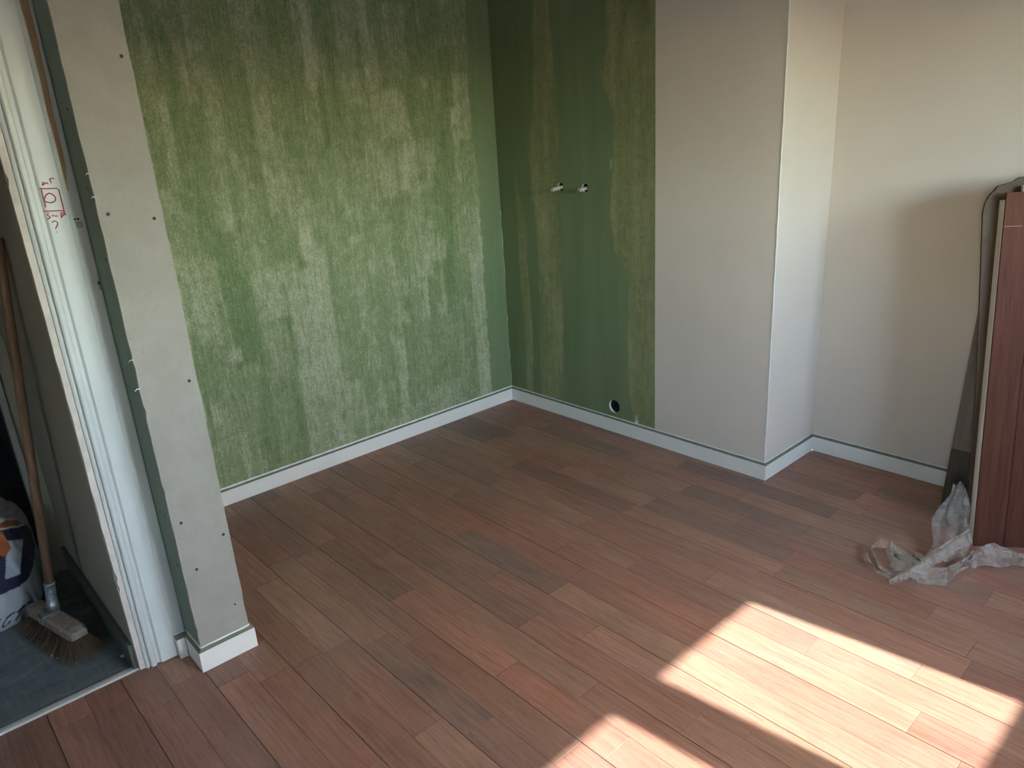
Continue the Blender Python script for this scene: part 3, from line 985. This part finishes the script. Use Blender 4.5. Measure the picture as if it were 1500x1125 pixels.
# ------------------------------------------------------------------ water pipes out of the wall
def pipe(label, x, z, length, droop):
    t_ = thing('water_pipe', label, 'pipe', (x, 0.05, z), 'capless pipe ends in the green wall')
    bm = bmesh.new()
    n = 16
    P = [Vector((x, 0.075, z + 0.004)), Vector((x, 0.012, z)), Vector((x, 0.012 - length, z + droop))]
    add_tube(bm, P, 0.0085, n, cap=False)
    add_tube(bm, [P[2], P[2] + Vector((0, 0.012, 0))], 0.0066, n, cap=False)
    bm.verts.ensure_lookup_table()
    o_ = [v for v in bm.verts if abs(v.co.y - P[2].y) < 1e-4]
    ee = [e for e in bm.edges if e.is_boundary and all(v in o_ for v in e.verts)]
    bmesh.ops.bridge_loops(bm, edges=ee)
    obj('tube', bm, M_PIPE, t_, smooth=True)
    bm = bmesh.new()
    add_tube(bm, [P[2] + Vector((0, 0.011, 0)), P[2] + Vector((0, 0.013, 0))], 0.0067, n)
    obj('bore', bm, M_DARK, t_)
    return t_


pipe('longer of the two bare pipe ends sticking out of the green wall, nearer the corner', 0.4427, 1.206, 0.060, -0.006)
pipe('shorter of the two bare pipe ends in the green wall, nearer the white pillar', 0.6037, 1.203, 0.040, -0.003)

# ------------------------------------------------------------------ boards leaning in the recess
LW = Vector((-0.616, 0.788, 0))
RU = Vector((0.788, 0.616, 0))
ZV = Vector((0, 0, 1))
tilt = math.atan2(0.15, 1.21)
V_ = (LW * math.sin(tilt) + ZV * math.cos(tilt)).normalized()
N_ = RU.cross(V_) * -1
if N_.dot(LW) < 0:
    N_ = -N_
ORG = Vector((2.408, 0.0136, 0.0005))
MB = Matrix((RU, N_, V_)).transposed().to_4x4()
MB.translation = ORG


def local_obj(name, bm, mat, parent):
    me_ = bpy.data.meshes.new(name)
    bm.to_mesh(me_)
    bm.free()
    me_.materials.append(mat)
    o = bpy.data.objects.new(name, me_)
    C.objects.link(o)
    o.parent = parent
    return o


pack = thing('laminate_panel', 'stack of red-brown laminate boards with white edge leaning at the right, in front of cardboard', 'panel')
pack.matrix_world = MB
for i in range(4):
    local_obj('plank', bevel_box(0.0985 * i + 0.0006, 0.0985 * (i + 1) - 0.0006, 0.0, 0.009, 0.0, 1.215 - 0.0, 0.0008, 1), M_REDWOOD, pack)
local_obj('white_core', bevel_box(0.0, 0.394, 0.0092, 0.046, 0.004, 1.192, 0.001, 1), M_CORE, pack)['label'] = 'white board edge along the side of the stack'
local_obj('white_batten', bevel_box(0.052, 0.394, 0.0092, 0.028, 1.1925, 1.236, 0.001, 1), M_CORE, pack)
bm = bmesh.new()
add_box(bm, 0.068, 0.101, -0.0006, 0.0002, 1.1425, 1.1445)
add_box(bm, 0.0885, 0.0903, -0.0006, 0.0002, 1.085, 1.16)
local_obj('pencil_cross', bm, M_DARK, pack)
local_obj('pale_scratch', box(0.0, 0.055, -0.0004, 0.0002, 1.107, 1.109), painted('pale_scratch', (0.30, 0.16, 0.11), 0.7, 0.1), pack)

card = thing('cardboard_sleeve', 'brown cardboard sleeve with rounded top corner behind the red laminate boards', 'cardboard')
card.matrix_world = MB
out = [(0.394, 0.0), (-0.008, 0.0), (-0.010, 0.2), (-0.017, 0.5), (-0.030, 0.8), (-0.043, 1.05), (-0.048, 1.155), (-0.044, 1.185), (-0.034, 1.208),
       (-0.018, 1.226), (-0.010, 1.238), (0.010, 1.243), (0.035, 1.250), (0.05, 1.262), (0.12, 1.268), (0.394, 1.272)]
bm = extrude_poly([(a, 0.0475, b) for a, b in out], (0, 1, 0), 0.004)
local_obj('back_sheet', bm, M_CARD, card)
# folded flap: side strip that opens outwards towards the top, wrapping over the corner
edge = out[1:15]
bm = bmesh.new()
ra = [bm.verts.new((a, 0.0475, b)) for a, b in edge]
rb = [bm.verts.new((a + 0.0008, 0.043 if b < 1.2 else 0.040, b)) for a, b in edge]
rc = [bm.verts.new((a + 0.0035, 0.044 if b < 1.2 else 0.041, b - 0.002)) for a, b in edge]
rd = [bm.verts.new((a + 0.003, 0.0475, b - 0.003)) for a, b in edge]
for i in range(len(edge) - 1):
    for A, B in ((ra, rb), (rb, rc), (rc, rd), (rd, ra)):
        bm.faces.new((A[i], A[i + 1], B[i + 1], B[i]))
local_obj('side_flap', bm, M_CARD, card)

# grey-brown board leaning on the recess wall behind the stack
tb = math.atan2(0.185, 1.2)
MG = Matrix.Translation((2.2265, 0.2175, 0.0005)) @ Matrix.Rotation(-tb, 4, 'X')
gb = thing('leaning_board', 'grey-brown wood board leaning on the white recess wall, half hidden by the red stack', 'board')
gb.matrix_world = MG
local_obj('upper_board', bevel_box(0.0, 0.12, 0.0, 0.009, 0.245, 0.98, 0.0008, 1), M_GREYWOOD, gb)
local_obj('upper_board', bevel_box(0.1205, 0.24, 0.0, 0.009, 0.245, 0.98, 0.0008, 1), M_GREYWOOD, gb)
local_obj('lower_end', bevel_box(0.0, 0.24, 0.0, 0.009, 0.0, 0.244, 0.0008, 1), M_BOARD_END, gb)['label'] = 'darker lower end of the board'


# ------------------------------------------------------------------ crumpled clear film
def resample(pts, n):
    P = np.array(pts, float)
    d = np.r_[0, np.cumsum(np.linalg.norm(np.diff(P, axis=0), axis=1))]
    tt = np.linspace(0, d[-1], n)
    return np.stack([np.interp(tt, d, P[:, i]) for i in range(3)], -1)


def sheet(bm, A, B, nu, nv, bulge=0.015, crumple=0.006, folds=3, seed=0):
    a, b = resample(A, nu), resample(B, nu)
    V = []
    for i in range(nu):
        row = []
        for j in range(nv):
            t_ = j / (nv - 1)
            q = a[i] * (1 - t_) + b[i] * t_
            fold = math.sin(t_ * math.pi * folds * 2 + 2.2 * vnoise(i * 0.18, seed, seed)) * crumple
            nz_ = (vnoise(i * 0.16, j * 0.28, seed + 1) - 0.5) * crumple * 2.4
            q = q + np.array([nz_ * 0.7, (vnoise(i * 0.16, j * 0.28, seed + 2) - 0.5) * crumple * 1.8, bulge * math.sin(math.pi * t_) + fold + nz_])
            q[2] = max(q[2], 0.002 + 0.001 * vnoise(i * .7, j * .7, seed))
            row.append(bm.verts.new(q))
        V.append(row)
    for i in range(nu - 1):
        for j in range(nv - 1):
            bm.faces.new((V[i][j], V[i + 1][j], V[i + 1][j + 1], V[i][j + 1]))


bm = bmesh.new()
S1L = [(2.305, 0.067, 0.19), (2.31, 0.016, 0.16), (2.298, -0.035, 0.13), (2.287, -0.067, 0.09), (2.317, -0.11, 0.06), (2.328, -0.146, 0.04), (2.331, -0.245, 0.02)]
S1R = [(2.341, 0.082, 0.19), (2.370, 0.032, 0.165), (2.387, 0.005, 0.14), (2.400, -0.030, 0.11), (2.414, -0.070, 0.08), (2.426, -0.102, 0.06), (2.43, -0.148, 0.03)]
sheet(bm, S1L, S1R, 44, 26, 0.004, 0.005, 2.5, 21)
S1b = [(2.287, -0.067, 0.092), (2.30, -0.09, 0.07), (2.317, -0.12, 0.06)]
S2T = [(2.408, -0.059, 0.1), (2.387, -0.133, 0.09), (2.349, -0.218, 0.06), (2.332, -0.309, 0.04), (2.302, -0.382, 0.02), (2.284, -0.416, 0.008)]
S2B = [(2.437, -0.114, 0.07), (2.406, -0.155, 0.06), (2.383, -0.246, 0.04), (2.354, -0.307, 0.025), (2.33, -0.382, 0.012), (2.302, -0.422, 0.004)]
sheet(bm, S2T, S2B, 50, 14, 0.016, 0.004, 2, 33)
LOOP = [(2.364, -0.273, 0.008), (2.312, -0.335, 0.015), (2.278, -0.387, 0.02), (2.241, -0.387, 0.03), (2.197, -0.343, 0.03), (2.169, -0.296, 0.035),
        (2.179, -0.244, 0.04), (2.207, -0.231, 0.04), (2.232, -0.258, 0.035), (2.258, -0.312, 0.02), (2.282, -0.352, 0.01)]
lp = [(x, y, max(0.003, z - 0.026)) for x, y, z in LOOP]
lq = [(x + 0.008, y + 0.005, z + 0.016) for x, y, z in LOOP]
sheet(bm, lp, lq, 64, 12, 0.0, 0.005, 1.5, 41)
S3T = [(2.206, -0.204, 0.03), (2.256, -0.196, 0.025), (2.307, -0.192, 0.02), (2.351, -0.21, 0.02)]
S3B = [(2.277, -0.35, 0.012), (2.313, -0.336, 0.008), (2.354, -0.332, 0.006), (2.384, -0.315, 0.006)]
sheet(bm, S3T, S3B, 26, 22, 0.012, 0.004, 2, 55)
S4T = [(2.327, -0.344, 0.01), (2.366, -0.284, 0.03), (2.412, -0.273, 0.05), (2.442, -0.212, 0.06), (2.451, -0.13, 0.07)]
S4B = [(2.338, -0.343, 0.004), (2.381, -0.334, 0.004), (2.427, -0.308, 0.004), (2.443, -0.245, 0.006), (2.474, -0.152, 0.008)]
sheet(bm, S4T, S4B, 40, 16, 0.012, 0.005, 2.5, 63)
S5T = [(2.431, -0.20, 0.03), (2.447, -0.13, 0.05), (2.464, -0.095, 0.07), (2.486, -0.069, 0.075), (2.522, -0.049, 0.065), (2.554, -0.034, 0.05), (2.60, -0.019, 0.05), (2.72, 0.01, 0.04)]
S5B = [(2.431, -0.254, 0.01), (2.45, -0.205, 0.01), (2.46, -0.189, 0.015), (2.484, -0.143, 0.022), (2.521, -0.089, 0.012), (2.559, -0.045, 0.01), (2.60, -0.03, 0.01), (2.73, -0.02, 0.006)]
sheet(bm, S5T, S5B, 52, 16, 0.014, 0.007, 3, 77)
film = obj('plastic_film', bm, M_FILM, None, smooth=True)
tag(film, 'crumpled clear plastic film heaped on the floor at the foot of the red boards', 'plastic film')

# ------------------------------------------------------------------ broom in the hall
bu = Vector((0.295, 0.072, 0)).normalized()
bv = Vector((-bu.y, bu.x, 0))
bo = Vector((0.484, -2.468, 0.0))
br = thing('broom', 'wooden push broom with dusty block standing in the hall doorway', 'broom', bo)
FZ = -0.004
bm = bmesh.new()
for sx in range(0, 13):
    a = -0.15 + 0.30 * sx / 12
    w = 0.030 if 0 < sx < 12 else 0.024
    hz = 0.082 if 0 < sx < 12 else 0.078
    for yy, zz in ((-w, 0.052), (w, 0.052), (w, hz - 0.006), (w - 0.008, hz), (-w + 0.008, hz), (-w, hz - 0.006)):
        p_ = bo + bu * a + bv * yy
        bm.verts.new((p_.x, p_.y, zz))
bm.verts.ensure_lookup_table()
for sx in range(12):
    for k in range(6):
        bm.faces.new([bm.verts[i] for i in (sx * 6 + k, sx * 6 + (k + 1) % 6, sx * 6 + 6 + (k + 1) % 6, sx * 6 + 6 + k)])
bm.faces.new([bm.verts[k] for k in range(6)][::-1])
bm.faces.new([bm.verts[72 + k] for k in range(6)])
bmesh.ops.recalc_face_normals(bm, faces=bm.faces[:])
obj('block', bm, M_BLOCK, br)
# bristles
bv_, bf_, tone = [], [], []
for i in range(4200):
    a = random.uniform(-0.142, 0.142)
    w = random.uniform(-0.024, 0.024)
    top = bo + bu * a + bv * w
    sp1 = max((a / 0.142) * 0.05, -0.022) + random.gauss(0, 0.010)
    sp2 = (w / 0.024) * 0.034 + random.gauss(0, 0.010) - 0.006
    bot = top + bu * sp1 + bv * sp2
    mid = top.lerp(bot, 0.40)
    r_ = random.uniform(0.0005, 0.0009)
    ang = random.uniform(0, 6.28)
    d_ = Vector((math.cos(ang), math.sin(ang), 0)) * r_
    i0 = len(bv_)
    for q, z in ((top, 0.054), (mid, 0.030), (bot, random.uniform(-0.002, 0.008))):
        bv_ += [(q.x - d_.x, q.y - d_.y, z), (q.x + d_.x, q.y + d_.y, z)]
    bf_ += [(i0, i0 + 1, i0 + 3, i0 + 2), (i0 + 2, i0 + 3, i0 + 5, i0 + 4)]
    tone += [random.random() * 0.8] * 4 + [random.random()] * 2
me = bpy.data.meshes.new('bristles')
me.from_pydata(bv_, [], bf_)
me.attributes.new('tone', 'FLOAT', 'POINT').data.foreach_set('value', tone)
o = obj('bristles', me, M_BRISTLE, br)
o['kind'] = 'stuff'
# handle leans on the hall wall
hp0, hp1 = Vector((0.452, -2.4625, 0.10)), Vector((0.612, -2.3520, 1.30))
dirh = (hp1 - hp0).normalized()
bm = add_tube(bmesh.new(), [hp0 + dirh * 0.05, hp0.lerp(hp1, 0.5), hp1 - dirh * 0.006, hp1], [0.0135, 0.0135, 0.0135, 0.009], 18)
obj('handle', bm, M_HANDLE, br, smooth=True)
bm = add_tube(bmesh.new(), [hp0 - dirh * 0.012, hp0 + dirh * 0.012, hp0 + dirh * 0.014, hp0 + dirh * 0.085, hp0 + dirh * 0.09, hp0 + dirh * 0.093],
              [0.019, 0.0185, 0.0165, 0.0155, 0.0175, 0.0165], 18)
sock = obj('socket', bm, M_STEEL, br, smooth=True)
pp = hp0 + dirh * 0.072
obj('socket_screw', disc(pp + Vector((0.0145, -0.004, 0)), (0.95, -0.3, 0), 0.0045, 0.003), M_STEEL, sock)
c0 = bo - bu * 0.03
bm = bmesh.new()
add_box(bm, -0.016, 0.016, -0.0335, 0.012, 0.0822, 0.0850)
add_box(bm, -0.016, 0.016, -0.0335, -0.0305, 0.056, 0.0850)
rot = Matrix((bu, bv, ZV)).transposed().to_4x4()
rot.translation = Vector((c0.x, c0.y, 0))
bm.transform(rot)
obj('bracket', bm, M_STEEL, br)


# ------------------------------------------------------------------ plaster crumbs
def crumb(x, y, r, label):
    bm = bmesh.new()
    bmesh.ops.create_icosphere(bm, subdivisions=1, radius=r)
    for v in bm.verts:
        v.co *= 0.8 + 0.4 * random.random()
        v.co.z *= 0.7
    mz = min(v.co.z for v in bm.verts)
    for v in bm.verts:
        v.co += Vector((x, y, -mz - 0.004))
    o_ = obj('plaster_crumb', bm, M_CRUMB)
    tag(o_, label, 'crumb', 'plaster crumbs on the hall floor')


crumb(0.748, -2.352, 0.0062, 'pale plaster crumb lying alone on the hall floor near the door casing')
crumb(0.572, -2.514, 0.0052, 'largest pale plaster crumb at the front of the broom bristles')
crumb(0.600, -2.502, 0.0038, 'tiny plaster crumb just right of the crumb before the broom')

# ------------------------------------------------------------------ bag of rubble
BC = (0.08, -2.635)


def bprof(z):
    return np.interp(z, [-.01, 0, .03, .08, .15, .25, .32, .36, .40, .46], [.84, .88, .94, .97, 1, 1, .99, .96, .9, .85])


NAVY = [(-2.521, 0.344), (-2.489, 0.329), (-2.455, 0.304), (-2.440, 0.284), (-2.431, 0.24), (-2.436, 0.194), (-2.461, 0.169), (-2.479, 0.148), (-2.498, 0.136), (-2.524, 0.133), (-2.559, 0.138), (-2.60, 0.146), (-2.75, 0.16), (-2.80, 0.25), (-2.78, 0.36), (-2.60, 0.365)]
LETTER = [(-2.519, 0.307), (-2.47, 0.274), (-2.49, 0.23), (-2.511, 0.173), (-2.555, 0.185), (-2.533, 0.258)]
OR1 = [(-2.60, 0.40), (-2.518, 0.372), (-2.465, 0.332), (-2.454, 0.306), (-2.489, 0.329), (-2.519, 0.343), (-2.527, 0.346), (-2.60, 0.36)]
OR2 = [(-2.527, 0.346), (-2.52, 0.341), (-2.512, 0.276), (-2.535, 0.256), (-2.548, 0.27), (-2.62, 0.28), (-2.62, 0.36)]
TT = [(-2.551, 0.05), (-2.525, 0.059), (-2.520, 0.050), (-2.536, 0.045), (-2.559, 0.018), (-2.566, 0.020), (-2.545, 0.044), (-2.552, 0.044)]
CC = [(-2.556, 0.056), (-2.578, 0.052), (-2.600, 0.029), (-2.604, 0.013), (-2.592, 0.010), (-2.575, 0.024), (-2.577, 0.029), (-2.590, 0.017), (-2.597, 0.017), (-2.594, 0.028), (-2.577, 0.045), (-2.557, 0.049)]
UU = [(-2.597, 0.054), (-2.604, 0.041), (-2.618, 0.018), (-2.626, 0.018), (-2.612, 0.055)]
EE = [(-2.518, 0.049), (-2.513, 0.059), (-2.502, 0.055), (-2.507, 0.045)]


def inpoly(P, y, z):
    ins = np.zeros(y.shape, bool)
    n = len(P)
    for i in range(n):
        y1, z1 = P[i]
        y2, z2 = P[(i + 1) % n]
        if z1 == z2:
            continue
        c_ = ((z1 > z) != (z2 > z)) & (y < (y2 - y1) * (z - z1) / (z2 - z1) + y1)
        ins ^= c_
    return ins


NA, NZB = 360, 130
th_ = np.linspace(0, 2 * math.pi, NA, endpoint=False)
zz = np.concatenate([np.linspace(0.0, 0.40, NZB)])
T_, Z_ = np.meshgrid(th_, zz, indexing='ij')
ct, st_ = np.cos(T_), np.sin(T_)
rad = (np.abs(ct) ** 2.3 + np.abs(st_) ** 2.3) ** (-1 / 2.3) * bprof(Z_)
wr = 1 + 0.016 * (vnoise(T_ * 7, Z_ * 9, 90) - 0.5) * 2 + 0.010 * (vnoise(T_ * 16 + Z_ * 22, Z_ * 14, 91) - 0.5) * 2
rad = rad * wr
top_drop = np.clip((Z_ - 0.2) / 0.2, 0, 1) * (0.030 + 0.032 * (1 - np.cos(T_)))
X_ = BC[0] + 0.245 * rad * ct
Y_ = BC[1] + 0.208 * rad * st_
Zc = Z_ - top_drop - 0.003
col = np.zeros((NA, NZB, 4), np.float32)
col[..., :] = (0.40, 0.44, 0.46, 1)
front = ct > -0.1
for poly, c_ in ((NAVY, (0.020, 0.022, 0.060)), (LETTER, (0.40, 0.44, 0.50)), (OR1, (0.30, 0.085, 0.025)), (OR2, (0.36, 0.10, 0.028)),
                 (TT, (0.022, 0.026, 0.05)), (CC, (0.022, 0.026, 0.05)), (UU, (0.022, 0.026, 0.05)), (EE, (0.025, 0.03, 0.045))):
    ms = inpoly(poly, Y_, Zc) & front
    col[ms, :3] = c_
# thin white line over the navy field
tp = np.interp(Y_, [-2.6, -2.527, -2.489, -2.455], [0.362, 0.3475, 0.3305, 0.306])
ms = (np.abs(Zc - tp) < 0.0025) & front & (Y_ > -2.525) & (Y_ < -2.45)
col[ms, :3] = (0.6, 0.6, 0.58)
vs_ = np.stack([X_, Y_, Zc], -1).reshape(-1, 3)
idx = np.arange(NA * NZB).reshape(NA, NZB)
nx = np.roll(idx, -1, axis=0)
fc = np.stack([idx[:, :-1], nx[:, :-1], nx[:, 1:], idx[:, 1:]], -1).reshape(-1, 4).tolist()
fc.append(idx[::-1, 0].tolist())
me = bpy.data.meshes.new('sack')
me.from_pydata(vs_.tolist(), [], fc)
at = me.color_attributes.new('print', 'FLOAT_COLOR', 'POINT')
at.data.foreach_set('color', col.ravel())
bag = thing('rubble_bag', 'white woven bag with navy and orange print standing in the hall beside the broom', 'bag', (BC[0], BC[1], -0.003))
obj('sack', me, M_BAG, bag, smooth=True)
# crumpled open rim
bm = bmesh.new()
RN = 120
rows = []
for j, (hh, sc_) in enumerate(((0.0, 1.0), (0.02, 0.97), (0.045, 0.93), (0.062, 0.86), (0.055, 0.80), (0.02, 0.76), (-0.09, 0.72))):
    row = []
    for i in range(RN):
        a = 2 * math.pi * i / RN
        k = NA * i // RN
        e = (abs(math.cos(a)) ** 2.3 + abs(math.sin(a)) ** 2.3) ** (-1 / 2.3) * 0.9
        dropz = 0.030 + 0.032 * (1 - math.cos(a))
        lift = hh * (0.10 + 0.75 * vnoise(a * 2.4, 1.7, 95) * (0.5 - 0.5 * math.cos(a))) + 0.012 * (vnoise(a * 9, j * .8, 96) - .5) * (1 if j else 0)
        q = sc_ * (1 + 0.05 * (vnoise(a * 8, j * 0.6, 97) - 0.5) * (1 if j else 0))
        row.append(bm.verts.new((BC[0] + 0.245 * e * q * math.cos(a), BC[1] + 0.208 * e * q * math.sin(a), 0.397 - dropz + lift)))
    rows.append(row)
for j in range(len(rows) - 1):
    for i in range(RN):
        bm.faces.new((rows[j][i], rows[j][(i + 1) % RN], rows[j + 1][(i + 1) % RN], rows[j + 1][i]))
obj('rim', bm, M_BAGRIM, bag, smooth=True)
bm = bmesh.new()
rows = []
for j in range(9):
    q = 0.74 * j / 8
    rows.append([bm.verts.new((BC[0] + 0.245 * q * math.cos(2 * math.pi * i / 48), BC[1] + 0.208 * q * math.sin(2 * math.pi * i / 48),
                               0.245 + 0.025 * vnoise(q * 8 + i * .3, i * 0.4, 98) - 0.02 * q)) for i in range(48)])
for j in range(8):
    for i in range(48):
        bm.faces.new((rows[j][i], rows[j][(i + 1) % 48], rows[j + 1][(i + 1) % 48], rows[j + 1][i]))
bmesh.ops.remove_doubles(bm, verts=bm.verts[:], dist=0.0005)
o = obj('rubble', bm, M_RUBBLE, bag)
o['kind'] = 'stuff'
